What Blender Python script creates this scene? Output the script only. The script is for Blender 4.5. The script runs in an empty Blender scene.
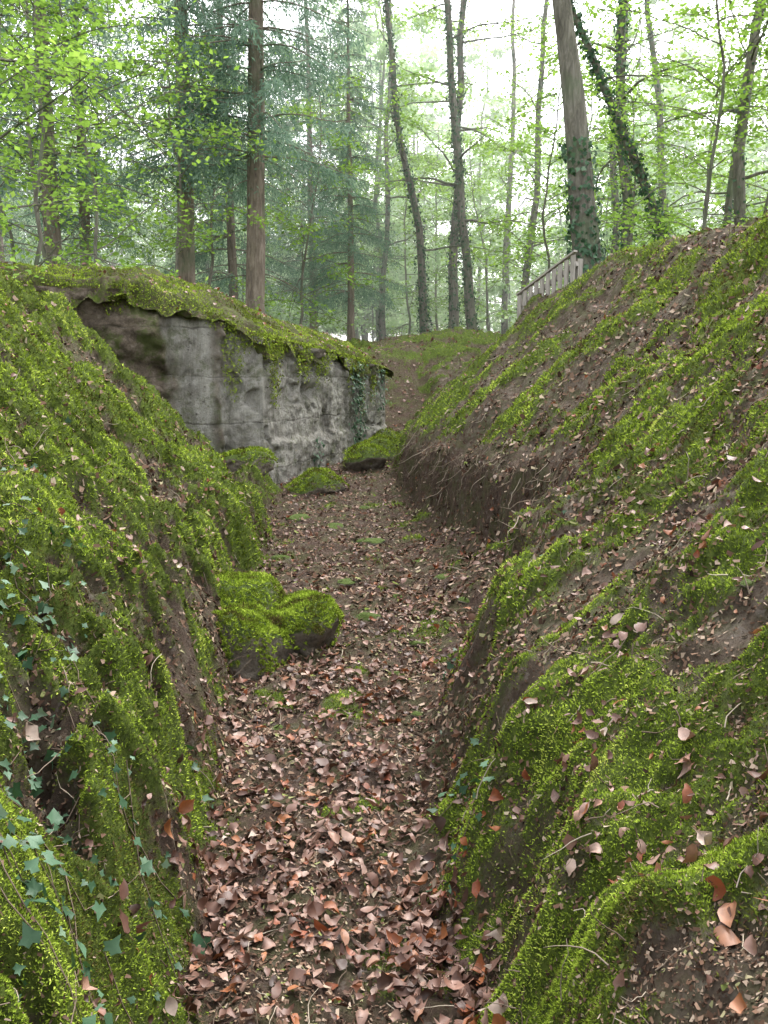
import bpy, math, numpy as np
from mathutils import Vector
R = np.random.default_rng(7)
scene = bpy.context.scene
# ------------------------------------------------------------------ noise
_perm = np.random.default_rng(1).permutation(256); _perm = np.concatenate([_perm,_perm,_perm])
_ang = np.random.default_rng(2).uniform(0,2*np.pi,256); _gx=np.cos(_ang); _gy=np.sin(_ang)
_j1=np.random.default_rng(3).random(256); _j2=np.random.default_rng(4).random(256)
def N(x,y,seed=0):
    x=np.asarray(x,float)+seed*17.31; y=np.asarray(y,float)+seed*9.77
    xi=np.floor(x).astype(np.int64); yi=np.floor(y).astype(np.int64)
    xf=x-xi; yf=y-yi; xi&=255; yi&=255
    u=xf*xf*xf*(xf*(xf*6-15)+10); v=yf*yf*yf*(yf*(yf*6-15)+10)
    def g(ix,iy,dx,dy):
        k=_perm[_perm[ix&255]+(iy&255)]&255
        return _gx[k]*dx+_gy[k]*dy
    a=g(xi,yi,xf,yf); b=g(xi+1,yi,xf-1,yf); c=g(xi,yi+1,xf,yf-1); d=g(xi+1,yi+1,xf-1,yf-1)
    return (a+u*(b-a)+v*(c+u*(d-c)-(a+u*(b-a))))*1.5
def W(x,y,seed=0):
    x=np.asarray(x,float)+seed*7.7; y=np.asarray(y,float)+seed*3.3
    xi=np.floor(x).astype(np.int64); yi=np.floor(y).astype(np.int64); d=np.full(x.shape,9.)
    for i in (-1,0,1):
        for j in (-1,0,1):
            k=_perm[_perm[(xi+i)&255]+((yi+j)&255)]&255
            d=np.minimum(d,(xi+i+_j1[k]-x)**2+(yi+j+_j2[k]-y)**2)
    return np.sqrt(np.clip(1-d*1.1,0,1))
def F(x,y,o=3,seed=0):
    s=0;a=1.0;t=0
    for i in range(o):
        s=s+a*N(np.asarray(x)*2**i,np.asarray(y)*2**i,seed+i*3); t+=a; a*=.5
    return s/t
def sm(t):
    t=np.clip(t,0,1); return t*t*(3-2*t)
def smin(a,b,k):
    return -k*np.logaddexp(-a/k,-b/k)
# ------------------------------------------------------------------ mesh builder
class MB:
    def __init__(s): s.v=[];s.a=[];s.f=[];s.n=0
    def add(s,v,faces,mat=0,attr=None,smooth=True):
        v=np.asarray(v,float).reshape(-1,3)
        if len(v)==0: return
        if attr is None: attr=np.zeros(len(v))
        attr=np.broadcast_to(np.asarray(attr,float),(len(v),))
        s.v.append(v); s.a.append(attr)
        if not isinstance(faces,list): faces=[faces]
        for f in faces:
            f=np.asarray(f,np.int64)
            if len(f): s.f.append((f+s.n,mat,smooth))
        s.n+=len(v)
    def mesh(s,name,mats):
        me=bpy.data.meshes.new(name)
        V=np.concatenate(s.v).astype(np.float32); A=np.concatenate(s.a).astype(np.float32)
        me.vertices.add(len(V)); me.vertices.foreach_set('co',V.ravel())
        li=np.concatenate([f.ravel() for f,_,_ in s.f]).astype(np.int32)
        tot=np.concatenate([np.full(len(f),f.shape[1],np.int32) for f,_,_ in s.f])
        mi=np.concatenate([np.full(len(f),m,np.int32) for f,m,_ in s.f])
        so=np.concatenate([np.full(len(f),k,bool) for f,_,k in s.f])
        st=np.concatenate([[0],np.cumsum(tot)[:-1]]).astype(np.int32)
        me.loops.add(len(li)); me.loops.foreach_set('vertex_index',li)
        me.polygons.add(len(tot)); me.polygons.foreach_set('loop_start',st)
        me.polygons.foreach_set('material_index',mi)
        me.polygons.foreach_set('use_smooth',so)
        for m in mats: me.materials.append(m)
        at=me.attributes.new('rnd','FLOAT','POINT'); at.data.foreach_set('value',A)
        me.update(calc_edges=True); me.validate()
        return me
    def obj(s,name,mats,parent=None):
        o=bpy.data.objects.new(name,s.mesh(name,mats)); scene.collection.objects.link(o)
        if parent: o.parent=parent
        return o
def empty(name):
    o=bpy.data.objects.new(name,None); scene.collection.objects.link(o); return o
def norm(v): return v/np.maximum(np.linalg.norm(v,axis=-1,keepdims=True),1e-9)
def frame(n,ang=None,fwd=None):
    n=norm(n)
    if fwd is None:
        ref=np.where(np.abs(n[:,2:3])<.95,np.array([[0,0,1.]]),np.array([[1.,0,0]]))
        a=norm(np.cross(ref,n)); b=np.cross(n,a)
        if ang is None: ang=R.uniform(0,2*np.pi,len(n))
        c=np.cos(ang)[:,None]; s=np.sin(ang)[:,None]
        a2=a*c+b*s
    else:
        a2=norm(fwd-n*np.sum(fwd*n,1,keepdims=True))
    return a2,np.cross(n,a2),n
def stamp(mb,tmpl,faces,P,n,size,mat=0,attr=None,fwd=None,fold=None,curl=None,wid=None,twist=None,smooth=True,jit=0):
    k=len(P); 
    if k==0: return
    T=np.broadcast_to(tmpl,(k,)+tmpl.shape).copy()
    if jit: T=T+R.normal(0,jit,T.shape)
    if wid is not None: T[:,:,1]*=wid[:,None]
    if fold is not None: T[:,:,2]+=np.abs(T[:,:,1])*fold[:,None]
    if curl is not None: T[:,:,2]+=curl[:,None]*(T[:,:,0]-.5)**2
    if twist is not None: T[:,:,2]+=twist[:,None]*T[:,:,1]*(T[:,:,0]-.3)
    a,b,c=frame(n,fwd=fwd)
    size=np.broadcast_to(size,(k,))[:,None,None]
    V=P[:,None,:]+size*(T[:,:,0:1]*a[:,None]+T[:,:,1:2]*b[:,None]+T[:,:,2:3]*c[:,None])
    off=(np.arange(k)*tmpl.shape[0])[:,None,None]
    fs=[(np.asarray(f)[None]+off).reshape(-1,np.asarray(f).shape[1]) for f in faces]
    if attr is None: attr=R.random(k)
    mb.add(V.reshape(-1,3),fs,mat,np.repeat(attr,tmpl.shape[0]),smooth)
def tube(mb,pts,rad,sides=6,mat=0,attr=0.5,cap=True,rough=0):
    pts=np.asarray(pts,float); n=len(pts); rad=np.broadcast_to(rad,(n,))
    t=norm(np.gradient(pts,axis=0))
    ref=np.array([0,0,1.]) if abs(t[:,2]).mean()<.8 else np.array([1.,0,0])
    a=norm(np.cross(np.broadcast_to(ref,t.shape),t)); b=np.cross(t,a)
    th=np.arange(sides)/sides*2*np.pi
    rr=rad[:,None]*(1+(rough*R.normal(size=(n,sides)) if rough else 0))
    V=pts[:,None]+rr[...,None]*(np.cos(th)[None,:,None]*a[:,None]+np.sin(th)[None,:,None]*b[:,None])
    i=np.arange(n-1)[:,None]*sides; j=np.arange(sides)[None]; j2=(j+1)%sides
    q=np.stack([i+j,i+j2,i+sides+j2,i+sides+j],-1).reshape(-1,4)
    mb.add(V.reshape(-1,3),[q],mat,attr)
    if cap and sides>=3:
        mb.f.append((np.array([[mb.n-sides+k for k in (0,jj,jj+1)] for jj in range(1,sides-1)]),mat,True))
# ------------------------------------------------------------------ materials
def newmat(name):
    m=bpy.data.materials.new(name); m.use_nodes=True; nt=m.node_tree
    for n in list(nt.nodes): nt.nodes.remove(n)
    o=nt.nodes.new('ShaderNodeOutputMaterial'); return m,nt,o
def ramp(nt,cols,inp,interp='LINEAR'):
    r=nt.nodes.new('ShaderNodeValToRGB'); r.color_ramp.interpolation=interp
    e=r.color_ramp.elements
    while len(e)<len(cols): e.new(0.5)
    for i,(p,c) in enumerate(cols): e[i].position=p; e[i].color=(*c,1) if len(c)==3 else c
    nt.links.new(inp,r.inputs[0]); return r.outputs[0]
def attrn(nt,name):
    a=nt.nodes.new('ShaderNodeAttribute'); a.attribute_name=name; return a.outputs['Fac']
def noise(nt,scale,detail=4,vec=None,rough=.6,dist=0):
    n=nt.nodes.new('ShaderNodeTexNoise'); n.inputs['Scale'].default_value=scale; n.inputs['Detail'].default_value=detail
    n.inputs['Roughness'].default_value=rough; n.inputs['Distortion'].default_value=dist
    if vec is not None: nt.links.new(vec,n.inputs['Vector'])
    return n.outputs['Fac']
def pos(nt,scale=(1,1,1),obj=False):
    if obj: g=nt.nodes.new('ShaderNodeTexCoord').outputs['Object']
    else: g=nt.nodes.new('ShaderNodeNewGeometry').outputs['Position']
    m=nt.nodes.new('ShaderNodeMapping'); m.inputs['Scale'].default_value=scale
    nt.links.new(g,m.inputs['Vector']); return m.outputs[0]
def mix(nt,f,a,b,bt='MIX'):
    m=nt.nodes.new('ShaderNodeMix'); m.data_type='RGBA'; m.blend_type=bt
    for k,v in ((0,f),(6,a),(7,b)):
        if hasattr(v,'is_linked') or hasattr(v,'links'): nt.links.new(v,m.inputs[k])
        else: m.inputs[k].default_value= v if k==0 else (*v,1)
    return m.outputs[2]
def mth(nt,op,a,b=None,clamp=False):
    m=nt.nodes.new('ShaderNodeMath'); m.operation=op; m.use_clamp=clamp
    for k,v in ((0,a),(1,b)):
        if v is None: continue
        if isinstance(v,(int,float)): m.inputs[k].default_value=v
        else: nt.links.new(v,m.inputs[k])
    return m.outputs[0]
def bsdf(nt,out,col,rough=.9,bump=None,bstr=.5,bdist=.02,spec=.3):
    p=nt.nodes.new('ShaderNodeBsdfPrincipled'); 
    if isinstance(col,tuple): p.inputs['Base Color'].default_value=(*col,1)
    else: nt.links.new(col,p.inputs['Base Color'])
    p.inputs['Roughness'].default_value=rough; p.inputs['Specular IOR Level'].default_value=spec
    if bump is not None:
        b=nt.nodes.new('ShaderNodeBump'); b.inputs['Strength'].default_value=bstr; b.inputs['Distance'].default_value=bdist
        nt.links.new(bump,b.inputs['Height']); nt.links.new(b.outputs[0],p.inputs['Normal'])
    if out is not None: nt.links.new(p.outputs[0],out.inputs[0])
    return p
def leafmat(name,cols,tr=.45,rough=.6,spec=.3,tint=(1.25,1.3,.7),patch=None):
    m,nt,o=newmat(name)
    c=ramp(nt,cols,attrn(nt,'rnd'))
    if patch: 
        c=mix(nt,mth(nt,'MULTIPLY',noise(nt,patch[0],3,pos(nt)),patch[2]),c,patch[1])
    if spec>0: p=bsdf(nt,None,c,rough,spec=spec)
    else:
        p=nt.nodes.new('ShaderNodeBsdfDiffuse'); nt.links.new(c,p.inputs[0])
    if tr<=0: nt.links.new(p.outputs[0],o.inputs[0]); return m
    t=nt.nodes.new('ShaderNodeBsdfTranslucent')
    nt.links.new(mix(nt,1.0,c,tint,'MULTIPLY'),t.inputs[0])
    s=nt.nodes.new('ShaderNodeMixShader'); s.inputs[0].default_value=tr
    nt.links.new(p.outputs[0],s.inputs[1]); nt.links.new(t.outputs[0],s.inputs[2]); nt.links.new(s.outputs[0],o.inputs[0])
    return m
def m_ground():
    m,nt,o=newmat('ground_soil_moss')
    P=pos(nt)
    soil=ramp(nt,[(.3,(.04,.029,.020)),(.5,(.115,.086,.062)),(.7,(.225,.185,.148))],noise(nt,9,8,P,.75))
    litter=ramp(nt,[(.3,(.03,.018,.014)),(.5,(.08,.05,.037)),(.68,(.16,.11,.085))],noise(nt,34,6,P,.75))
    c=mix(nt,mth(nt,'MULTIPLY',attrn(nt,'lit'),.8),soil,litter)
    stone=ramp(nt,[(.62,(0,0,0)),(.66,(1,1,1))],noise(nt,26,2,P,.5))
    c=mix(nt,mth(nt,'MULTIPLY',stone,.35),c,(.26,.23,.20))
    c=mix(nt,mth(nt,'MULTIPLY',ramp(nt,[(.45,(0,0,0)),(.6,(1,1,1))],noise(nt,5,7,P,.75)),.5),c,(.085,.105,.035))
    mo=ramp(nt,[(.3,(.03,.042,.009)),(.5,(.085,.12,.02)),(.7,(.17,.215,.04))],noise(nt,28,7,P,.75))
    mf=mth(nt,'ADD',attrn(nt,'moss'),mth(nt,'MULTIPLY',mth(nt,'SUBTRACT',noise(nt,18,6,P,.7),.5),1.8))
    mk=ramp(nt,[(.3,(0,0,0)),(.65,(1,1,1))],mf)
    c=mix(nt,mk,c,mo)
    bsdf(nt,o,c,.95,noise(nt,45,10,P,.85),1,.05,.12); return m
def m_rock():
    m,nt,o=newmat('rock'); P=pos(nt)
    c=ramp(nt,[(.3,(.05,.04,.03)),(.5,(.15,.125,.095)),(.7,(.28,.245,.20))],noise(nt,7,8,P,.7))
    g=nt.nodes.new('ShaderNodeNewGeometry'); sx=nt.nodes.new('ShaderNodeSeparateXYZ'); nt.links.new(g.outputs['Normal'],sx.inputs[0])
    f=mth(nt,'ADD',sx.outputs[2],mth(nt,'MULTIPLY',mth(nt,'SUBTRACT',noise(nt,9,5,P),.5),1.4))
    c=mix(nt,ramp(nt,[(.3,(0,0,0)),(.6,(1,1,1))],f),c,(.07,.10,.02))
    bsdf(nt,o,c,.9,noise(nt,18,9,P,.75),.9,.05,.2); return m
def m_concrete():
    m,nt,o=newmat('weathered_concrete'); P=pos(nt)
    c=ramp(nt,[(.28,(.14,.125,.10)),(.41,(.33,.31,.27)),(.54,(.50,.475,.42)),(.70,(.62,.595,.54))],noise(nt,2.8,11,P,.8))
    st=ramp(nt,[(.47,(0,0,0)),(.62,(1,1,1))],noise(nt,1.0,8,pos(nt,(6,6,.5)),.75))
    c=mix(nt,mth(nt,'MULTIPLY',st,.65),c,(.14,.13,.10))
    c=mix(nt,mth(nt,'MULTIPLY',ramp(nt,[(.53,(0,0,0)),(.62,(1,1,1))],noise(nt,3.3,9,P,.8)),.65),c,(.12,.14,.055))
    pit=ramp(nt,[(.35,(1,1,1)),(.42,(0,0,0))],noise(nt,10,7,P,.8))
    c=mix(nt,mth(nt,'MULTIPLY',pit,.8),c,(.06,.05,.038))
    br=ramp(nt,[(.3,(.04,.031,.022)),(.5,(.17,.135,.10)),(.7,(.36,.30,.235))],noise(nt,6,9,P,.78))
    gr=ramp(nt,[(.50,(0,0,0)),(.60,(1,1,1))],noise(nt,2.6,7,P,.75))
    br=mix(nt,mth(nt,'MULTIPLY',gr,.8),br,(.09,.115,.03))
    c=mix(nt,attrn(nt,'rnd'),c,br)
    sx=nt.nodes.new('ShaderNodeSeparateXYZ'); nt.links.new(P,sx.inputs[0])
    z=mth(nt,'ADD',sx.outputs[2],mth(nt,'MULTIPLY',noise(nt,1.8,5,P),.14))
    fr=mth(nt,'FRACT',mth(nt,'MULTIPLY',z,1.75))
    ln=ramp(nt,[(0,(0,0,0)),(.03,(1,1,1)),(.97,(1,1,1)),(1,(0,0,0))],fr)
    gate=ramp(nt,[(.40,(0,0,0)),(.55,(1,1,1))],noise(nt,2.3,3,P))
    c=mix(nt,mth(nt,'MULTIPLY',mth(nt,'MULTIPLY',mth(nt,'SUBTRACT',1.0,ln),gate),.7),c,(.07,.06,.045))
    h=mth(nt,'ADD',mth(nt,'MULTIPLY',ln,.10),noise(nt,8,12,P,.82))
    bsdf(nt,o,c,.92,h,1,.12,.12); return m
def m_bark(name,cols,sc=1):
    m,nt,o=newmat(name); P=pos(nt,(9*sc,9*sc,1.6*sc))
    n1=noise(nt,1.6,8,P,.75,.6)
    c=ramp(nt,[(.3,cols[0]),(.5,cols[1]),(.7,cols[2])],n1)
    c=mix(nt,mth(nt,'MULTIPLY',ramp(nt,[(.5,(0,0,0)),(.66,(1,1,1))],noise(nt,1.4,5,pos(nt))),.55),c,(.11,.15,.08))
    bsdf(nt,o,c,.92,n1,1,.06,.15); return m
def m_wood():
    m,nt,o=newmat('grey_weathered_wood'); P=pos(nt,(30,30,3))
    n1=noise(nt,1.5,6,P,.7)
    bsdf(nt,o,ramp(nt,[(.3,(.17,.15,.13)),(.6,(.33,.30,.265))],n1),.85,n1,.5,.01); return m
GROUND=m_ground(); ROCK=m_rock(); CONC=m_concrete(); WOOD=m_wood()
BARK_S=m_bark('spruce_bark',[(.07,.055,.045),(.20,.16,.128),(.34,.285,.235)])
BARK_D=m_bark('grey_bark',[(.055,.05,.04),(.16,.147,.12),(.29,.27,.23)])
BARK_HAZED=m_bark('hazed_grey_bark',[(.10,.105,.09),(.20,.20,.17),(.30,.29,.26)])  # bark of far trunks, colour lightened to imitate haze
MOSS=leafmat('moss_fronds',[(0,(.085,.062,.027)),(.12,(.10,.095,.024)),(.3,(.14,.19,.024)),(.55,(.22,.30,.034)),(.8,(.32,.415,.055)),(1,(.45,.50,.10))],0,.85,0)
LITTER=leafmat('dead_leaves',[(0,(.03,.016,.011)),(.2,(.09,.042,.028)),(.42,(.175,.088,.062)),(.62,(.26,.145,.108)),(.76,(.38,.25,.195)),(.84,(.34,.125,.04)),(.92,(.25,.06,.022)),(1,(.52,.42,.34))],.12,.5,.35,(1,.8,.6),patch=(45,(.045,.022,.014),.8))
IVY=leafmat('ivy_leaves',[(0,(.02,.05,.022)),(.6,(.045,.10,.05)),(.9,(.08,.15,.085)),(1,(.14,.20,.13))],.15,.5,.25)
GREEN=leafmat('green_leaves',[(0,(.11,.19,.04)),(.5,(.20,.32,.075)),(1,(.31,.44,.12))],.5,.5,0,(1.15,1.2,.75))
GREEN_HAZED=leafmat('hazed_green_leaves',[(0,(.26,.37,.22)),(.5,(.37,.50,.31)),(1,(.50,.60,.42))],.5,.5,0,(1.1,1.12,.85))  # far-tree leaves: distance haze painted in as a paler colour
NEEDLE=leafmat('spruce_needles',[(0,(.08,.135,.10)),(.5,(.16,.24,.18)),(1,(.26,.35,.275))],.35,.6,0,(1.1,1.15,.95))
TWIG=leafmat('dead_twigs',[(0,(.05,.035,.025)),(.6,(.18,.14,.105)),(1,(.36,.31,.24))],0,.8,0)
DEBRIS=leafmat('leaf_crumbs',[(0,(.025,.016,.012)),(.4,(.105,.062,.042)),(.7,(.20,.135,.095)),(.9,(.32,.25,.19)),(1,(.12,.16,.03))],0,.8,0)
# ------------------------------------------------------------------ terrain
YS=[-8,1.5,2.2,2.8,3.5,4.7,6.0,6.9,8.5,10,11,12.5,14,17,20]
XL=[-.4,-.45,-.52,-.56,-.60,-.76,-.96,-1.04,-1.08,-1.16,-1.24,-1.5,-1.4,-.6,-.3]
XR=[.12,.12,.13,.14,.16,.22,.30,.30,.28,.17,.08,-.05,-.1,.25,.6]
XS=[.14,.14,.15,.16,.2,.34,.95,1.02,.75,.45,.28,.15,.1,.4,.8]
poly=np.array([(-7.5,10.2),(-2.15,11.7),(-1.5,12.0),(0.02,17.2),(-4.5,19.2),(-8,15)])
def sdf(x,y):
    d=np.full(np.shape(x),1e9); ins=np.zeros(np.shape(x),bool); n=len(poly)
    for i in range(n):
        a=poly[i]; b=poly[(i+1)%n]; e=b-a
        px=x-a[0]; py=y-a[1]; t=np.clip((px*e[0]+py*e[1])/(e@e),0,1)
        d=np.minimum(d,np.hypot(px-e[0]*t,py-e[1]*t))
        c=((a[1]>y)!=(b[1]>y)); xx=(b[0]-a[0])*(y-a[1])/(b[1]-a[1]+1e-12)+a[0]
        ins^=c&(x<xx)
    return np.where(ins,-d,d)
def masks(x,y):
    wob=.12*N(x*.9,y*.9,1)+.10*N(x*2.6,y*2.6,2)+.04*N(x*7,y*7,4)
    xl=np.interp(y,YS,XL); xr=np.interp(y,YS,XR); xs=np.interp(y,YS,XS)
    return xl-x+wob, x-xr+.6*wob, x-xs+wob, xs-xr
def mossf(x,y):
    tl,tr,ts,_=masks(x,y)
    n=F(x*1.3,y*1.3,5,5)+.25*N(x*6,y*6,7)+.22*N(x*14,y*14,6)
    l=sm((n+.34)/.5)*sm((tl+.06)/.14)
    r=sm((n+.27+.12*sm((4.5-y)/2)+.10*np.sin(y*1.1+.6)-.22*sm((y-5.5)/1)*sm((9.5-y)/2)*sm((1.1-ts)/.6))/.6)*sm((ts+.05)/.12)
    p=.9*sm((F(x*2.3,y*2.3,3,9)-.20)/.2)
    m=np.maximum(np.maximum(l,r),p*.7)
    md=sm((n+.38)/.6)*np.exp(-((x-1.5)/5)**2-((y-24)/5)**2)
    far=sm((y-18)/3); return m*(1-far*.5)+.75*md*far
def height(x,y):
    f=np.interp(y,[-40,-5,0,8,11,13,17,20],[.3,.1,0,0,.12,.28,.42,.8])
    tl,tr,ts,rw=masks(x,y)
    sl=np.interp(y,[0,9.6,11,30],[.92,.90,.28,.28]); hl=np.interp(y,[-8,9,10,12],[2.35,2.4,2.4,2.4])
    tlc=np.maximum(tl,0)
    zl=f+.28*sm(tlc/.30)+sl*tlc
    zl=smin(zl,hl+.04*tlc,.10)
    hr=np.interp(y,[-8,13,19,24],[3.1,3.05,2.2,2.2]); st=np.interp(y,[0,4.5,6,10,14,18],[.30,.34,.42,.5,.3,.2])
    sw=np.interp(y,[0,4.6,5.6,12,14],[.42,.34,.11,.11,.3])
    sr=np.interp(y,[0,5,8,14,20],[.86,.88,.92,.95,.8])
    zr=f+.62*np.clip(np.minimum(tr,rw),0,9)+st*sm(ts/sw)+sr*np.maximum(ts,0)
    zr=smin(zr,hr+.03*np.maximum(ts,0),.13)
    z=np.maximum(np.where(tl>0,zl,f),np.where(tr>0,zr,f))
    P=2.05+.045*np.clip(y-22,0,50)+.62*np.exp(-((x-1.9)/3.0)**2-((y-25.5)/3)**2)+.15*F(x*.2,y*.2,2,3)
    w=sm((y-18.3)/4.5); z=z*(1-w)+P*w
    d=sdf(x,y); z=np.where(d<0,np.minimum(z,1.6),z)
    bank=sm(np.maximum(tl,tr)/.25)
    ms=mossf(x,y); near=1-sm((y-30)/20)
    wx=x+.12*N(x*3,y*3,11); wy=y+.12*N(x*3,y*3,12)
    lefty=sm(tl/.1)
    z=z+bank*(.15*F(x*1.1,y*1.1,3,21)+(.035+.05*lefty)*F(x*4,y*4,3,22))
    z=z-lefty*near*.22*sm((F(x*2.1+3,y*1.7,3,27)-.16)/.22)*sm(tl/.4)
    cush=near*ms*bank
    z=z+cush*((.15*lefty+.03*(1-lefty))*W(wx*2.3,wy*1.9,41)+(.065*lefty+.045*(1-lefty))*W(wx*6,wy*6,42)+.026*W(wx*15,wy*15,43)+.008*N(x*34,y*34,33))
    z=z+near*((1-ms)*(.026*F(x*9,y*9,3,34)+.018*W(wx*9,wy*9,45)*bank)+(1-bank)*.085*F(x*2,y*2,4,35)+(1-bank)*.03*W(x*5,y*5,36))
    return z-.08*bank*near
xs_=[0.0]
while xs_[-1]<160:
    a=xs_[-1]; xs_.append(a+(.019 if a<3.4 else .019+.045*(a-3.4)))
xa=np.array(xs_); GX=np.concatenate([-xa[:0:-1],xa])
yy=[0.8]
while yy[-1]<260:
    a=yy[-1]; yy.append(a+(max(.018,.0052*a) if a<22 else .115+.05*(a-22)))
yb=[0.8]
while yb[-1]>-45:
    a=.8-yb[-1]; yb.append(yb[-1]-(.04+.08*a))
GY=np.array(yb[:0:-1]+yy)
XX,YY=np.meshgrid(GX,GY); ZZ=height(XX,YY); MM=mossf(XX,YY)
_tl,_tr,_ts,_=masks(XX,YY)
LL=np.clip(1-sm(np.maximum(_tl,_ts)/.5)+.3*sm((YY-19)/3),0,1)
gz_y,gz_x=np.gradient(ZZ,GY,GX)
NNx=-gz_x; NNy=-gz_y
ero=sm((YY-5.2)/.6)*sm((13.5-YY)/1.5)*sm((_ts+.05)/.08)*sm((.36+.12*N(XX*3,YY*3,44)-_ts)/.15)
MM=MM*(1-.9*ero)
MM=MM*(1-.8*sm(_tl/.1)*sm((F(XX*2.1+3,YY*1.7,3,27)-.20)/.14))
def bil(G,x,y):
    i=np.clip(np.searchsorted(GX,x)-1,0,len(GX)-2); j=np.clip(np.searchsorted(GY,y)-1,0,len(GY)-2)
    u=(x-GX[i])/(GX[i+1]-GX[i]); v=(y-GY[j])/(GY[j+1]-GY[j])
    return (G[j,i]*(1-u)+G[j,i+1]*u)*(1-v)+(G[j+1,i]*(1-u)+G[j+1,i+1]*u)*v
def gnd(x,y):
    x=np.asarray(x,float);y=np.asarray(y,float)
    z=bil(ZZ,x,y); n=norm(np.stack([bil(NNx,x,y),bil(NNy,x,y),np.ones_like(x)],-1))
    return np.stack([x,y,z],-1),n
mb=MB(); nx,ny=len(GX),len(GY)
ii=(np.arange(ny-1)[:,None]*nx+np.arange(nx-1)[None]).ravel()
mb.add(np.stack([XX,YY,ZZ],-1).reshape(-1,3),np.stack([ii,ii+1,ii+nx+1,ii+nx],-1),0,0)
terr=mb.obj('forest_ground',[GROUND])
for nm,G in (('moss',MM),('lit',LL)):
    at=terr.data.attributes.new(nm,'FLOAT','POINT'); at.data.foreach_set('value',G.astype(np.float32).ravel())
def sample(V,T,n):
    a=V[T[:,0]];b=V[T[:,1]];c=V[T[:,2]]; cr=np.cross(b-a,c-a); ar=np.linalg.norm(cr,axis=1)
    k=R.choice(len(T),n,p=ar/ar.sum()); r1=np.sqrt(R.random(n)); r2=R.random(n)
    P=a[k]*(1-r1)[:,None]+b[k]*(r1*(1-r2))[:,None]+c[k]*(r1*r2)[:,None]
    return P,norm(cr[k])
BL2=np.array([[0,-.22,0],[0,.22,0],[1,0,0]]); BLF2=[np.array([[0,1,2]])]
def moss_on(mb,P,n,size,attr,spread=.8):
    k=len(P); d=norm(n*.55+spread*R.normal(size=(k,3))*.6+np.array([0,0,.2]))
    side=norm(np.cross(d,R.normal(size=(k,3))))
    stamp(mb,BL2,BLF2,P-d*size[:,None]*.15,side,size,0,attr,fwd=d)
mb=MB(); n=1700000
y=np.exp(R.uniform(np.log(1.0),np.log(29),n)); x=y*R.uniform(-.58,.58,n)
m=bil(MM,x,y); P,nn=gnd(x,y)
acc=(R.random(n)<np.clip(m*1.25-.12,0,1)*np.clip(.42/np.maximum(nn[:,2],.2),.42,1))&(sdf(x,y)>-.1)
P=P[acc];nn=nn[acc];m=m[acc]
d=np.hypot(P[:,0],P[:,1]); sz=np.clip(.0036*d,.008,.030)*R.uniform(.6,1.4,len(P))
tone=np.clip(.53+.75*F(P[:,0]*1.5,P[:,1]*1.5,4,41)+.35*N(P[:,0]*9,P[:,1]*9,43)+R.normal(0,.13,len(P))+.05*(P[:,0]>0)-.45*(1-m),0,1)
moss_on(mb,P,nn,sz,tone,.65)
mb.obj('moss_carpet',[MOSS]); print('moss',len(P))
mb=MB(); n=480000
y=np.exp(R.uniform(np.log(1.0),np.log(28),n)); x=y*R.uniform(-.6,.6,n)
m=bil(MM,x,y); P,nn=gnd(x,y)
acc=(R.random(n)<np.clip(1.1-m,0.09,1)*np.clip(.5/np.maximum(nn[:,2],.2),.4,1)*.75*np.clip(1+1.5*N(x*4,y*4,77),.25,1))&(sdf(x,y)>-.1)
P=P[acc];nn=nn[acc]; k=len(P); d=np.hypot(P[:,0],P[:,1])
sz=np.clip(.0042*d,.007,.03)*R.uniform(.5,2.0,k)
CR=np.array([[0,-.22,0],[.1,.25,.1],[.8,.2,0],[1,-.1,.12]])
stamp(mb,CR,[np.array([[0,3,2,1]])],P+nn*(sz*.15)[:,None],norm(nn+R.normal(0,.45,(k,3))),sz,0,R.random(k),wid=R.uniform(.25,1.6,k))
mb.obj('leaf_crumbs',[DEBRIS]); print('crumbs',k)
# ------------------------------------------------------------------ dead leaves
LT=np.array([[0,0,0],[.3,0,0],[.62,0,0],[.86,0,0],[1.04,0,0],
 [.10,.15,0],[.30,.27,0],[.55,.30,0],[.78,.20,0],[.92,.08,0],
 [.10,-.15,0],[.30,-.27,0],[.55,-.30,0],[.78,-.20,0],[.92,-.08,0],
 [-.2,.012,0],[-.2,-.012,0]])
LF=[np.array([[0,6,5],[0,10,11],[3,9,8],[3,4,9],[3,13,14],[3,14,4],[0,1,6],[0,11,1],[15,16,0]]),np.array([[1,2,7,6],[2,3,8,7],[1,11,12,2],[2,12,13,3]])]
mb=MB()
def litter(x,y,tilt,s0=.045,s1=.085,lo=0,hi=1,lift=.012):
    P,nn=gnd(x,y); k=len(x)
    n2=norm(nn+R.normal(0,tilt,(k,3)))
    P=P+nn*R.uniform(.002,lift,k)[:,None]
    sz=s0+(s1-s0)*R.random(k)**1.3
    stamp(mb,LT,LF,P,n2,sz,0,np.clip(R.uniform(lo,hi,k),0,1),fold=R.uniform(-.3,1.0,k),curl=R.normal(.2,1.0,k),wid=R.uniform(.5,1.3,k),twist=R.normal(0,1.0,k),jit=.035)
n=14500; y=np.exp(R.uniform(np.log(1.3),np.log(19),n)); 
xl=np.interp(y,YS,XL); xs=np.interp(y,YS,XS); u=R.beta(1.2,1.2,n); x=xl-.14+(xs-xl+.28)*u
pk=np.clip(.50+1.6*F(x*1.8,y*1.8,4,55),.06,1)*np.interp(y,[4.5,7,12],[1,.75,.6])
k=((bil(MM,x,y)<.6)|(R.random(n)<.3))&(R.random(n)<pk); litter(x[k],y[k],.30,.018,.066,0,1,.026)
n=26000; y=np.exp(R.uniform(np.log(1.1),np.log(26),n)); x=y*R.uniform(-.6,.6,n)
tl,tr,ts,_=masks(x,y); P,nn=gnd(x,y)
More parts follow.
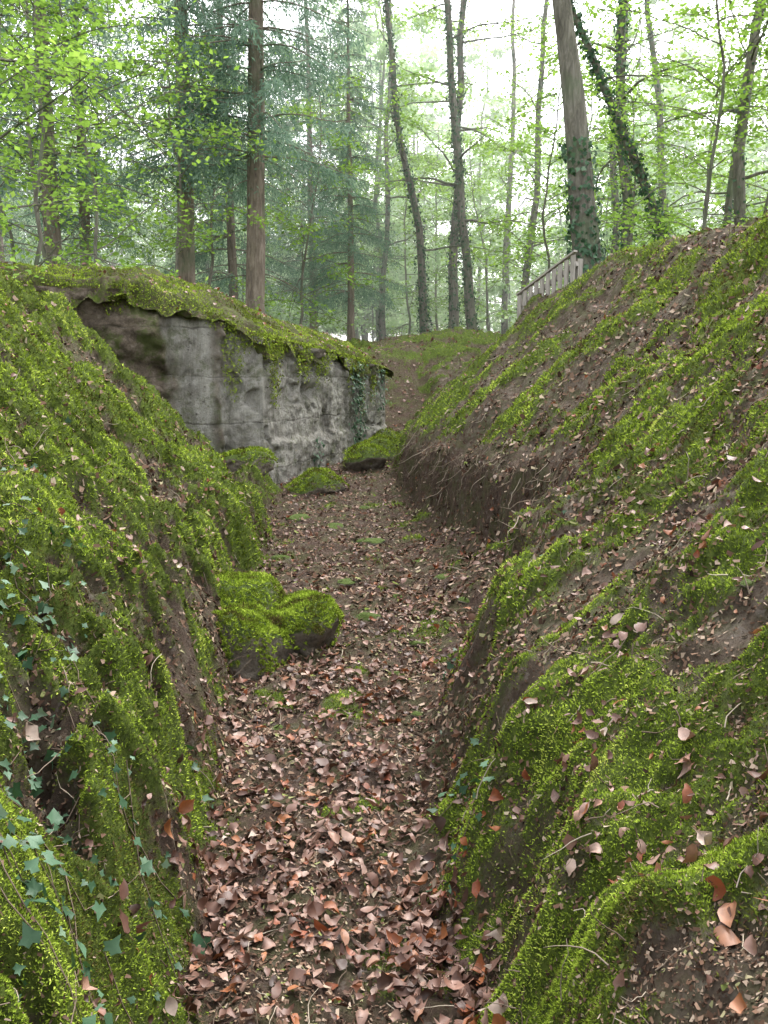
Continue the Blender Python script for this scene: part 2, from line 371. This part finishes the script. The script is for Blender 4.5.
pr=np.where(ts>0,.27,np.where(tl>0,.14,.15))*np.clip(1+1.9*N(x*1.7,y*1.7,51),.2,2.8)*np.interp(y,[2,5,9,20],[.6,1.0,1.9,1.5])
pr=pr*np.clip((nn[:,2]-.32)*3,.06,1); k=(R.random(n)<pr)&(sdf(x,y)>0)
litter(x[k],y[k],.26,.018,.060,.25,1,.018)
n=6000; y=R.uniform(18.5,45,n); x=R.uniform(-.5,.6,n)*y; k=sdf(x,y)>0; litter(x[k],y[k],.3,.07,.12,.3,1,.03)
mb.obj('fallen_leaves',[LITTER])
# ------------------------------------------------------------------ twigs / roots
mb=MB()
def twig(p0,dirn,L,r,seg=5,a=.6,wob=.25):
    pts=[p0]; d=np.array(dirn,float)
    for i in range(seg):
        d=norm(d+R.normal(0,wob,3)); pts.append(pts[-1]+d*L/seg)
    tube(mb,pts,np.linspace(r,r*.35,seg+1),4,0,a)
for i in range(1200):
    y_=math.exp(R.uniform(math.log(1.4),math.log(16))); x_=y_*R.uniform(-.5,.5)
    p,nn=gnd([x_],[y_]); t=norm(np.cross(nn[0],R.normal(size=3))); 
    twig(p[0]+nn[0]*.010,t+nn[0]*R.uniform(-.12,.12),R.uniform(.03,.13)*(1+.1*y_),R.uniform(.0006,.0017)*(1+.2*y_),5,R.uniform(0,1),.3)
for i in range(380):
    y_=R.uniform(5.3,12.8); xsv=np.interp(y_,YS,XS)+.12+R.uniform(-.03,.18)
    p,nn=gnd([xsv],[y_]); twig(p[0]+np.array([-.03,0,.01]),[-.25,R.normal(0,.5),-1.0],R.uniform(.12,.42),R.uniform(.0015,.005),6,R.uniform(0,.8),.28)
for i in range(140):
    y_=R.uniform(1.6,5.2); xsv=np.interp(y_,YS,XS)+R.uniform(-.02,.2)
    p,nn=gnd([xsv],[y_]); twig(p[0],[-.4,R.normal(0,.5),-.8],R.uniform(.05,.16),R.uniform(.0008,.002),5,R.uniform(0,.9),.25)
mb.obj('twigs_and_roots',[TWIG])
# ------------------------------------------------------------------ rocks
def ico(sub):
    import bmesh
    b=bmesh.new(); bmesh.ops.create_icosphere(b,subdivisions=sub,radius=1)
    V=np.array([v.co[:] for v in b.verts]); T=np.array([[v.index for v in f.verts] for f in b.faces]); b.free(); return V,T
IV,IT=ico(5); IV4,IT4=ico(3)
def rock(name,c,s,seed,moss=6000,msz=.016,rot=0.,sub=5,thr=.25):
    V,T=(IV,IT) if sub==5 else (IV4,IT4)
    rg=np.random.default_rng(seed)
    r=np.ones(len(V))*1.25
    for _ in range(14):
        pn=norm(rg.normal(size=(1,3)))[0]; q=rg.uniform(.68,1.0); dt=V@pn
        r=np.minimum(r,np.where(dt>.05,q/np.maximum(dt,.05),9))
    D=V*r[:,None]; D=D*(1+.13*F(V[:,0]*2.5+V[:,2]*2,V[:,1]*2.5-V[:,2],4,seed)+.04*N(V[:,0]*9+5*V[:,2],V[:,1]*9+V[:,2]*9,seed+1))[:,None]
    D=D*np.array(s); cr,sr_=math.cos(rot),math.sin(rot)
    D=np.stack([D[:,0]*cr-D[:,1]*sr_,D[:,0]*sr_+D[:,1]*cr,D[:,2]],-1)+np.array(c)
    mb=MB(); mb.add(D,T,0,.5)
    if moss:
        P,nn=sample(D,T,moss); nz=nn[:,2]+.9*F(P[:,0]*5,P[:,1]*5+P[:,2]*3,3,seed)
        k=nz>thr; P=P[k];nn=nn[k]
        tone=np.clip(.42+.5*N(P[:,0]*9,P[:,1]*9,7)+R.normal(0,.16,len(P)),0,1)
        P=P+nn*(.045*s[0]/.3*np.clip(W(P[:,0]*14+P[:,2]*5,P[:,1]*14+P[:,2]*9,8),0,1))[:,None]
        dd=norm(nn*.55+.45*R.normal(size=P.shape)); side=norm(np.cross(dd,R.normal(size=P.shape)))
        stamp(mb,BL2,BLF2,P-dd*.003,side,msz*R.uniform(.6,1.5,len(P)),1,tone,fwd=dd)
    return mb.obj(name,[ROCK,MOSS])
rock('mossy_boulder',(-.78,5.3,.08),(.23,.27,.24),3,44000,.016,.3,thr=.25)
rock('mossy_boulder',(-.50,5.6,.07),(.22,.28,.20),5,34000,.016,-.4,thr=.2)
rock('mossy_boulder',(-1.00,5.8,.17),(.27,.34,.25),8,32000,.016,.9,thr=.1)
for (x_,y_,s_,sd) in [(-.85,12.0,.36,11),(-.3,13.8,.36,12),(-.15,15.0,.42,13),(-1.7,11.2,.34,14),(.05,16.2,.4,15)]:
    p,_=gnd([x_],[y_]); rock('mossy_rock',(x_,y_,p[0,2]+.14*s_),(s_,s_*.85,s_*.55),sd,9000,.024,sd*.7,thr=.4)
for (x_,y_,s_,sd) in [(.08,5.0,.07,21),(-.1,6.2,.08,22),(.15,4.4,.04,23),(-.3,7.4,.09,24),(.5,7.4,.09,25),(-.9,8.4,.1,26),(1.0,2.6,.03,27),(-.1,9.0,.14,28),(.3,8.2,.07,29),(-.5,9.8,.12,30),(-.2,10.8,.12,31),(-.9,10.2,.13,32),(.55,6.4,.05,33),(.2,5.7,.05,34),(1.4,3.2,.03,35),(1.1,3.4,.02,36),(-.3,3.4,.025,37),(0,3.0,.02,38),(-.5,4.3,.035,39),(.1,6.8,.05,40),(-.5,6.6,.05,41)]:
    p,_=gnd([x_],[y_]); rock('stone',(x_,y_,p[0,2]-.1*s_),(s_,s_*.8,s_*.45),sd,0,.02,sd,3)
# ------------------------------------------------------------------ bunker
bunk=empty('concrete_bunker')
def Ttop(x,y): return np.interp(x,[-5,-2.9,-2.3,-1.6,-.7,0,.3],[2.68,2.66,2.46,2.16,2.0,1.80,1.74])
def wallstrip(mb,a,b,ext,z0,rockw,du=.025,e0=.12,e1=.12):
    a=np.array(a);b=np.array(b);L=np.linalg.norm(b-a);nu=max(4,int(L/du));nv=110
    u=np.linspace(0,1,nu);v=np.linspace(0,1,nv);U,Vv=np.meshgrid(u,v)
    e=(b-a)/L; nrm=np.array([e[1],-e[0]])
    X=a[0]+(b[0]-a[0])*U;Y=a[1]+(b[1]-a[1])*U; zt=Ttop(X,Y)-.02; Z=z0+(zt-z0)*Vv
    s=U*L; rk=rockw(U,Vv)
    crag=.26*F(s*1.3,Z*2.2,4,61)+.22*W(s*1.8+.3*N(s*3,Z*3,60),Z*2.6,62)+.07*W(s*6,Z*7,65)+.03*F(s*12,Z*12,3,66)-.14+.25*sm((1.35-Z)/.9)
    d=rk*crag+(1-rk)*(.07*F(s*1.2,Z*1.2,5,63)+.03*F(s*9,Z*9,4,64))
    pk=np.exp(-((s-ext[0])/.26)**2-((Z-ext[1])/.12)**2); d=d-.22*pk*(1+.6*N(s*8,Z*8,66))
    d=d+.06*sm((.85+.06*N(s*4,s*0,67)-Z)/.05)*(1-rk)*(ext[0]<9)
    d=d-.06*sm((F(s*1.1+4,Z*1.6,4,69)-.18)/.05)*(1-rk)
    d=d-(.22*np.clip(F(s*2.2,Z*3,4,68)+.12,0,1))*sm((Vv-.74)/.12)*(1-rk)
    w=np.minimum(sm(U*L/e0),sm((1-U)*L/e1)); d=d*w
    i=(np.arange(nv-1)[:,None]*nu+np.arange(nu-1)[None]).ravel()
    mb.add(np.stack([X+nrm[0]*d,Y+nrm[1]*d,Z],-1).reshape(-1,3),np.stack([i,i+1,i+nu+1,i+nu],-1),0,rk.ravel())
mb=MB()
wallstrip(mb,poly[0],poly[1],(9,9),-.1,lambda u,v:np.clip(sm((.95-u+.06*F(u*20,v*4,4,70))/.05),0,1),.025,.12,.3)
wallstrip(mb,poly[1],poly[2],(9,9),-.1,lambda u,v:sm((.40-u+.8*F(u*2,v*4,4,71))/.3)*.9*sm((u-.02)/.2),.02,.3,.08)
wallstrip(mb,poly[2],poly[3],(1.7,1.45),-.1,lambda u,v:.9*np.maximum(sm((.3*F(u*8,v*4,3,72)+v-.96)/.1),sm((.3*F(u*10,v*4,3,73)-v+.10)/.1)))
for a_,b_ in ((3,4),(4,5),(5,0)): wallstrip(mb,poly[a_],poly[b_],(9,9),-.1,lambda u,v:np.zeros_like(u),.1)
mb.obj('walls',[CONC],bunk)
gx=np.linspace(-8.3,.4,340); gy=np.linspace(9.5,19.6,380); X,Y=np.meshgrid(gx,gy)
D=sdf(X,Y); wb=.16*F(X*2.2,Y*2.2,3,81)+.09*N(X*7,Y*7,82)+.05-.12*sm((-2.1-X)/.4)
drp=np.clip(.3+1.6*F(X*1.1,Y*1.1,3,83)+.3*sm((-2.1-X)/.4),0,1)
Z=Ttop(X,Y)+.20-.20*sm((D+.75)/.7)-(.10+.36*drp)*sm((D+wb+.12)/.26)+.10*F(X*3,Y*3,3,84)+.07*W(X*3,Y*3,86)+.035*W(X*8,Y*8,85)
keep=(D+wb)<.14; kk=keep[:-1,:-1]&keep[1:,:-1]&keep[:-1,1:]&keep[1:,1:]
n0=len(gx); i=(np.arange(len(gy)-1)[:,None]*n0+np.arange(n0-1)[None]).ravel()[kk.ravel()]
CV=np.stack([X,Y,Z],-1).reshape(-1,3); Q=np.stack([i,i+1,i+n0+1,i+n0],-1)
mb=MB(); used=np.unique(Q); mp=-np.ones(len(CV),int); mp[used]=np.arange(len(used)); CVu=CV[used]; Qu=mp[Q]
mb.add(CVu,Qu,0,.5); cap=mb.obj('moss_roof_soil',[GROUND],bunk)
at=cap.data.attributes.new('moss','FLOAT','POINT'); at.data.foreach_set('value',np.full(len(CVu),.45,np.float32))
at=cap.data.attributes.new('lit','FLOAT','POINT'); at.data.foreach_set('value',np.full(len(CVu),.3,np.float32))
T=np.concatenate([Qu[:,[0,1,2]],Qu[:,[0,2,3]]]); P,nn=sample(CVu,T,280000)
dd=sdf(P[:,0],P[:,1]); k=(P[:,1]<17.5)&(dd>-1.6)&((F(P[:,0]*1.6,P[:,1]*1.6,4,87)+.22)>R.uniform(-.1,.45,len(P))); P=P[k];nn=nn[k]
mb=MB(); tone=np.clip(.50+.8*F(P[:,0]*1.5,P[:,1]*1.5,3,88)+R.normal(0,.16,len(P)),0,1)
moss_on(mb,P,nn,R.uniform(.016,.038,len(P)),tone,.75)
e=[];
for a,b in ((poly[0],poly[1]),(poly[1],poly[2]),(poly[2],poly[3])):
    L=np.linalg.norm(b-a); m_=int(L*2200); t=R.random(m_); q=a+(b-a)*t[:,None]; nr=np.array([(b-a)[1],-(b-a)[0]])/L
    dn=np.clip(F(t*L*1.6,t*0,3,90)*2.2+.1,0,1); keepf=R.random(m_)<dn+.12
    q=q+nr*R.uniform(-.02,.08,(m_,1)); z=Ttop(q[:,0],q[:,1])+.04-R.random(m_)**1.6*(.14+.8*dn**2); e.append(np.column_stack([q,z])[keepf])
e=np.concatenate(e); fw=norm(np.array([.1,-.4,-.6])+R.normal(0,.6,e.shape)); sd=norm(np.cross(fw,R.normal(size=e.shape)))
stamp(mb,BL2,BLF2,e,sd,R.uniform(.02,.05,len(e)),0,np.clip(R.normal(.4,.22,len(e)),0,1),fwd=fw)
mb.obj('moss_roof',[MOSS],bunk)
P,nn=sample(CVu,T,1500); mb=MB(); k=(P[:,1]<17.5)&(nn[:,2]>.5); P=P[k];nn=nn[k]
stamp(mb,LT,LF,P+nn*.03,norm(nn+R.normal(0,.3,nn.shape)),R.uniform(.03,.07,len(P)),0,R.uniform(.3,1,len(P)),fold=R.uniform(-.3,1,len(P)),curl=R.normal(.2,.8,len(P)))
mb.obj('roof_leaves',[LITTER],bunk)
# ------------------------------------------------------------------ ivy
IT_=np.array([[.3,0,0],[.06,0,0],[-.14,.24,-.02],[.10,.32,0],[.26,.54,-.04],[.48,.27,0],[1.0,0,-.06],[.48,-.27,0],[.26,-.54,-.04],[.10,-.32,0],[-.14,-.24,-.02]])
IF_=[np.array([[0,i,i+1] for i in range(1,10)]+[[0,10,1]])]
RH=np.array([[0,0,0],[.5,.33,.0],[1,0,0],[.5,-.33,0]]); RHF=[np.array([[0,1,2,3]])]
mb=MB()
def ivy_patch(cx,cy,rad,n,s=(.018,.044)):
    x=cx+R.normal(0,rad,n); y=cy+R.normal(0,rad*1.1,n); P,nn=gnd(x,y)
    n2=norm(nn*.8+np.array([0,-.25,.4])+R.normal(0,.45,(n,3)))
    stamp(mb,IT_,IF_,P+nn*R.uniform(.006,.035,n)[:,None],n2,R.uniform(*s,n),0,R.random(n)**1.4,fold=R.uniform(0,.4,n),jit=.03)
    for i in range(max(2,n//7)):
        p=P[i]; t=norm(np.cross(nn[i],R.normal(size=3))); pts=[p+nn[i]*.008]
        for q in range(6):
            t=norm(t+R.normal(0,.25,3)); w=pts[-1]+t*.05; g,_=gnd([w[0]],[w[1]]); w[2]=g[0,2]+.008; pts.append(w)
        tube(mb,pts,.0016,4,1,.4)
for a in [(-.72,1.75,.10,70),(-.82,2.1,.10,70),(-.98,2.5,.12,70),(-1.15,2.9,.12,70),(-.75,2.45,.07,24),(-.62,2.35,.04,10),(-1.38,3.2,.13,45),(-1.0,3.3,.08,10),(-1.6,3.7,.15,30),(-1.9,4.4,.17,18),(-1.25,3.6,.10,12),
          (-.52,2.5,.03,6),(.26,2.75,.05,18),(.24,3.2,.04,8),(.28,4.0,.05,10),(.38,4.7,.06,9),(-.95,1.8,.12,50),(-.68,3.3,.04,6),(.95,4.9,.2,6),(-2.3,5.8,.2,14)]:
    ivy_patch(*a)
mb.obj('ground_ivy',[IVY,TWIG])
mb=MB(); a=poly[2];b=poly[3];L=np.linalg.norm(b-a);nr=np.array([(b-a)[1],-(b-a)[0]])/L
def wallivy(c,w,z0,z1,n):
    t=(c+R.normal(0,w,n))/L; q=a+(b-a)*t[:,None]; z=R.uniform(z0,z1,n); P=np.column_stack([q+nr*R.uniform(.05,.11,(n,1)),z])
    n2=norm(np.column_stack([np.tile(nr,(n,1)),np.full(n,.5)])+R.normal(0,.35,(n,3)))
    stamp(mb,IT_,IF_,P,n2,R.uniform(.035,.07,n),0,R.random(n),fwd=np.tile([0,0,-1.],(n,1))+R.normal(0,.4,(n,3)))
wallivy(3.7,.20,.6,1.9,380); wallivy(4.9,.2,1.1,1.8,90); wallivy(1.7,.12,.35,.8,30)
o=mb.obj('wall_ivy',[IVY]); o.parent=bunk
# ------------------------------------------------------------------ fence
def box(mb,c,s,ax,mat=0):
    ax=np.array(ax); c=np.array(c)
    K=np.array([[i,j,k] for i in(-.5,.5) for j in(-.5,.5) for k in(-.5,.5)])*np.array(s)
    mb.add(c+K@ax,np.array([[0,1,3,2],[4,6,7,5],[0,4,5,1],[2,3,7,6],[0,2,6,4],[1,5,7,3]]),mat,.5,False)
mb=MB(); p0=np.array([2.04,14.8,1.97]); p1=np.array([2.62,13.7,2.42])
e=norm((p1-p0)[None])[0]; h_=np.array([e[0],e[1],0]);h_/=np.linalg.norm(h_); nrm=np.array([-h_[1],h_[0],0])
nfp=10
for i in range(nfp):
    p=p0+(p1-p0)*i/(nfp-1); hh=1.0+R.uniform(-.01,.01)
    box(mb,p+np.array([0,0,hh/2-.1]),(.085,.02,hh),[h_,nrm,[0,0,1]])
up=np.cross(e,nrm); up=up if up[2]>0 else -up
for zz in (.22,.76): box(mb,(p0+p1)/2+np.array([0,0,zz])+nrm*.034,(np.linalg.norm(p1-p0)+.1,.04,.07),[e,nrm,up])
box(mb,(p0+p1)/2+np.array([0,0,.925]),(np.linalg.norm(p1-p0)+.12,.06,.025),[e,nrm,up])
for p in (p0,p1): box(mb,p+np.array([0,0,.1])+nrm*.10,(.08,.08,1.5),[h_,nrm,[0,0,1]])
mb.obj('wooden_fence',[WOOD])
# ------------------------------------------------------------------ trees
def curve(p0,p1,n,bend=0.,wob=0.):
    p0=np.array(p0,float);p1=np.array(p1,float); t=np.linspace(0,1,n)[:,None]
    P=p0+(p1-p0)*t
    w=np.cumsum(R.normal(0,wob,(n,3)),0); w-=w[0]; w[:,2]*=.2
    return P+w
def sprays(mb,pts,n,size,matl,spread=.2,flat=.35,vs=.3):
    m=len(pts)-1; t=R.uniform(.15,1,n)**.8*m; i=np.minimum(t.astype(int),m-1); f=(t-i)[:,None]
    P=pts[i]*(1-f)+pts[i+1]*f; o=R.normal(0,spread,(n,3)); o[:,2]*=vs; P=P+o
    n2=norm(np.array([0,0,1.])+R.normal(0,flat,(n,3)))
    stamp(mb,RH,RHF,P,n2,size*R.uniform(.6,1.25,n),matl,np.clip(R.normal(.5,.25,n),0,1),fold=R.uniform(-.2,.3,n))
def trunkivy(mb,pts,rad,n,mat,z1=1.,s=(.05,.09)):
    m=len(pts)-1; t=R.random(n)**1.3*m*z1; i=np.minimum(t.astype(int),m-1); f=(t-i)[:,None]
    P=pts[i]*(1-f)+pts[i+1]*f; r=np.interp(t,np.arange(m+1),rad); ax=norm(pts[np.minimum(i+1,m)]-pts[i])
    o=norm(np.cross(ax,R.normal(size=(n,3)))); cl=.5+.6*np.clip(F(t*2,np.arctan2(o[:,1],o[:,0]),2,5)+.5,0,1)
    stamp(mb,IT_,IF_,P+o*(r*1.02+R.uniform(.01,.12,n)*cl)[:,None],norm(o+R.normal(0,.4,(n,3))),R.uniform(*s,n),mat,R.random(n),fwd=np.tile([0,0,-1.],(n,1))+R.normal(0,.5,(n,3)))
def decid(name,base,top,r,H0=.25,nb=16,nl=45,ls=.10,bl=3.,ivy=0,ivyz=1.,wob=.05,leafmat_=None,mk=True,droop=.1,bark=None,curv=None,sub=6,flat=.45,vs=.35):
    mb=MB(); n=14
    pts=curve(base,top,n,wob=wob) if curv is None else np.array(curv,float)
    n=len(pts)
    rad=r*(1-.75*np.linspace(0,1,n)); rad[0]*=1.35; rad[1 if n>8 else 0]*=1.05
    pts[0,2]-=.25
    tube(mb,pts,rad,10,0,.5,rough=.03)
    for b in range(nb):
        t=H0+(1-H0)*((b+R.random())/nb); k=t*(n-1); i=min(int(k),n-2); p=pts[i]*(1-k+i)+pts[i+1]*(k-i)
        az=b*2.4+R.normal(0,.5); el=R.uniform(.15,.8)*(1 if t>.4 else .6); L=bl*(1.15-.6*t)*R.uniform(.6,1.2)
        d=np.array([math.cos(az)*math.cos(el),math.sin(az)*math.cos(el),math.sin(el)]); q=[p]
        for s in range(7):
            d=norm(d+R.normal(0,.13,3)+np.array([0,0,-droop*.6])); q.append(q[-1]+d*L/7)
        q=np.array(q); r0=max(.012,rad[i]*.32); tube(mb,q,np.linspace(r0,.006,8),5,0,.5)
        for s in range(sub):
            j=R.integers(2,8); dd=norm(d*.5+R.normal(0,.6,3)*np.array([1,1,.35])); l=L*R.uniform(.2,.45)
            w=np.array([q[j]+dd*l*u+np.array([0,0,-.12*l*u*u]) for u in np.linspace(0,1,4)])
            tube(mb,w,np.linspace(.008,.003,4),3,0,.5)
            sprays(mb,w,nl,ls,1,.06*L+.08,flat,vs)
    if ivy: trunkivy(mb,pts,rad,ivy,2,ivyz)
    mats=[bark or BARK_D,leafmat_ or GREEN,IVY]
    if mk: return mb.obj(name,mats)
    return mb.mesh(name,mats)
def spruce(name,base,r,H=18,crown=4.,lean=(0,0),mk=True,bl=2.6,dens=1.):
    mb=MB(); n=16; top=(base[0]+lean[0],base[1]+lean[1],base[2]+H)
    pts=curve(base,top,n,wob=.02); pts[0,2]-=.3; rad=r*(1-.85*np.linspace(0,1,n)); rad[0]*=1.3
    tube(mb,pts,rad,12,0,.5,rough=.03)
    z=1.2; P_=[];A_=[]
    while z<H-.3:
        k=z/H*(n-1); i=min(int(k),n-2); p=pts[i]*(1-k+i)+pts[i+1]*(k-i)
        live=z>crown; L=bl*(1.1-.85*z/H)*R.uniform(.7,1.15) if live else R.uniform(.4,1.5)
        for w in range(5 if live else 2):
            az=R.uniform(0,6.28); d=np.array([math.cos(az),math.sin(az),.10 if live else -.05]); q=[p]
            for s in range(7):
                d=norm(d+R.normal(0,.05,3)+np.array([0,0,-.10 if s<5 else .05])); q.append(q[-1]+d*L/7)
            q=np.array(q); tube(mb,q,np.linspace(.022 if live else .012,.004,8),4,0,.4)
            if live:
                m=int(L*26*dens); t=R.uniform(.12,1,m)*7; j=np.minimum(t.astype(int),6); f=(t-j)[:,None]; B=q[j]*(1-f)+q[j+1]*f
                ax=norm(q[j+1]-q[j]); sd=norm(np.cross(ax,np.tile([0,0,1.],(m,1))))*np.where(R.random(m)<.5,1,-1)[:,None]
                dr=norm(ax*.5+sd*R.uniform(.2,1,(m,1))+np.array([0,0,-1.])*R.uniform(.3,1.6,(m,1))); ln=R.uniform(.2,.7,m)*(1.15-.4*t/7)
                for u in np.linspace(.05,1,6):
                    P_.append(B+dr*(ln*u)[:,None]+np.array([0,0,-1.])*(ln*u*u*.3)[:,None]); A_.append(dr)
        z+=R.uniform(.32,.52)
    P_=np.concatenate(P_);A_=np.concatenate(A_); k=len(P_)
    fw=norm(A_+R.normal(0,.55,(k,3))); sd=norm(np.cross(fw,R.normal(size=(k,3))))
    T_=np.array([[0,-.09,0],[.5,.12,0],[1,0,0],[.5,-.12,0]])
    stamp(mb,T_,[np.array([[0,3,2,1]])],P_,sd,R.uniform(.08,.15,k),1,np.clip(R.normal(.5,.25,k),0,1),fwd=fw)
    mats=[BARK_S,NEEDLE]
    return mb.obj(name,mats) if mk else mb.mesh(name,mats)
def gz(x,y): return float(bil(ZZ,np.array([float(x)]),np.array([float(y)]))[0])
def at_px(px,d): return (px-384)/963*d
S1=spruce('s',(0,0,0),.22,19,3.9,(.1,0),mk=False,bl=2.9); S2=spruce('s',(0,0,0),.17,17,2.4,(.2,.2),mk=False,bl=2.9)
def inst(me,name,x,y,s=1,rz=0,parent=None,sz=None,dz=0):
    o=bpy.data.objects.new(name,me); scene.collection.objects.link(o); o.location=(x,y,gz(x,y)+dz); o.rotation_euler=(R.normal(0,.015),R.normal(0,.015),rz); o.scale=(s,s,sz or s)
    if parent: o.parent=parent
    return o
for px,d,me,s,rz in [(256,20.6,S1,1.0,0),(189,21,S1,.92,2.),(238,27,S2,.85,1.),(95,24,S1,.75,4.),(66,22.5,S1,.95,5.),(352,27,S2,.62,.6),(315,34,S2,.9,2.6),(10,30,S2,1.,1.2)]:
    inst(me,'spruce_tree',at_px(px,d),d,s,rz)
d=15.3; bx=at_px(588,d); bz=gz(bx,d)
cv=[(bx+.0,d,bz-.1),(bx-.06,d,bz+.35),(bx-.12,d,bz+.9),(bx-.2,d,bz+1.6),(bx-.28,d,bz+2.3),(bx-.38,d,bz+3.1),(bx-.52,d,bz+4.0),(bx-.68,d,bz+5.),(bx-.85,d-.1,bz+6),(bx-1.1,d-.2,bz+8),(bx-1.2,d-.2,bz+11),(bx-1.1,d,bz+15)]
decid('leaning_ivy_tree',None,None,.25,.6,12,40,.10,3.2,ivy=1100,ivyz=.38,curv=cv)
b=(at_px(692,18.5),18.5); decid('fallen_leaning_tree',(b[0],b[1],gz(*b)),(2.4,18.2,10.5),.11,.55,5,20,.10,1.8,ivy=1500,ivyz=.8,wob=.06)
for px,d,tp,r,iv,nm in [(628,22,(-.2,.3,15),.15,1400,'ivy_clad_tree'),(736,18,(.3,.4,14),.12,300,'beech_tree'),(712,21,(.6,0,14),.09,200,'beech_tree'),(766,15,(.4,0,12),.08,0,'beech_tree'),
      (425,29,(-1.6,0,15),.13,1500,'ivy_clad_tree'),(452,30,(-.4,0,17),.16,1500,'ivy_clad_tree'),(474,28,(-1.2,0,16),.15,1300,'ivy_clad_tree'),(517,31,(.8,0,16),.13,500,'beech_tree'),(602,27,(.5,0,15),.12,700,'ivy_clad_tree'),
      (383,34,(.3,0,16),.11,600,'beech_tree'),(660,30,(-1.5,0,16),.14,1300,'ivy_clad_tree'),(505,38,(-.5,0,17),.14,300,'beech_tree'),(1,12.5,(.05,0,13),.075,40,'beech_tree')]:
    x_=at_px(px,d); z_=gz(x_,d)
    decid(nm,(x_,d,z_),(x_+tp[0],d+tp[1],z_+tp[2]),r,.18,13,28,.12,3.2,ivy=iv,ivyz=.75,wob=.09)
SAP=[decid('sap',(0,0,0),(.4,.1,6.5),.04,.12,20,24,.10,2.3,wob=.05,mk=False,droop=.12) for _ in range(3)]
for px,d,k,s in [(30,14,0,1.),(110,16,1,1.),(-30,11.5,2,.9),(170,19,2,1.),(60,19,2,1.2),(300,25,1,1.),(540,24,1,1.),(680,16.5,2,1.),(740,20,0,1.1),(800,16,1,1),(620,19,1,.8),(410,36,2,1.2),(490,33,1,1.1),(700,25,1,1.2),(20,21,1,1.2),(215,24,0,1.2),(570,28,2,1.2),(440,38,0,1.3)]:
    inst(SAP[k],'young_beech',at_px(px,d),d,s,R.uniform(0,6.28))
far=empty('distant_forest')
FT=[decid('f',(0,0,0),(R.normal(0,.8),R.normal(0,.8),18),.13,.08,26,32,.27,4.4,ivy=0,wob=.10,leafmat_=GREEN_HAZED,mk=False,bark=BARK_HAZED,sub=6,flat=.8,vs=.5) for q in range(4)]
FS=[decid('f',(0,0,0),(.3,.2,8),.05,.06,20,30,.22,3.,wob=.06,leafmat_=GREEN_HAZED,mk=False,bark=BARK_HAZED,sub=5,flat=.8,vs=.5) for q in range(2)]
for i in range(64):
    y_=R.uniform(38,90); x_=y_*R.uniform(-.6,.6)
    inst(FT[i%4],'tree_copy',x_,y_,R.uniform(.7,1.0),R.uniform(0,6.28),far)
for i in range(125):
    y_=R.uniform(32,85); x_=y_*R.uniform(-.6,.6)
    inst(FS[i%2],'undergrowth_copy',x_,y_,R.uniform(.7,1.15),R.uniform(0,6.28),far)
def mist():
    m,nt,o=newmat('mist'); v=nt.nodes.new('ShaderNodeVolumeScatter'); v.inputs['Color'].default_value=(.98,1,.95,1); v.inputs['Density'].default_value=.009; v.inputs['Anisotropy'].default_value=.3
    nt.links.new(v.outputs[0],o.inputs['Volume'])
    mb=MB(); box(mb,(0,76,14),(170,104,34),np.eye(3)); mb.obj('forest_mist',[m])
mist()
# ------------------------------------------------------------------ world, light, camera
w=bpy.data.worlds.new('World'); scene.world=w; w.use_nodes=True; nt=w.node_tree
bg=nt.nodes['Background']; sky=nt.nodes.new('ShaderNodeTexSky'); sky.sky_type='NISHITA'; sky.sun_disc=False
EL,AZ=55,30
sky.sun_elevation=math.radians(EL); sky.sun_rotation=math.radians(AZ); sky.dust_density=4; sky.air_density=1.2
hs=nt.nodes.new('ShaderNodeHueSaturation'); hs.inputs['Saturation'].default_value=.20; hs.inputs['Value'].default_value=5.6
nt.links.new(sky.outputs[0],hs.inputs['Color']); nt.links.new(hs.outputs[0],bg.inputs[0]); bg.inputs[1].default_value=.15
sd=bpy.data.lights.new('Sun','SUN'); sd.energy=1.5; sd.angle=math.radians(25); sd.color=(1,.97,.92)
so=bpy.data.objects.new('sun_light',sd); scene.collection.objects.link(so); so.rotation_euler=(math.radians(90-EL),0,math.radians(180-AZ))
cd=bpy.data.cameras.new('Camera'); cam=bpy.data.objects.new('camera',cd); scene.collection.objects.link(cam)
cd.sensor_fit='VERTICAL'; cd.sensor_height=24; cd.lens=12/math.tan(math.radians(28)); cd.clip_end=1000; cd.clip_start=.05
cam.location=(0,0,1.6); cam.rotation_euler=(math.radians(82.2),0,0); scene.camera=cam
scene.view_settings.view_transform='Standard'; scene.view_settings.look='None'; scene.view_settings.exposure=0
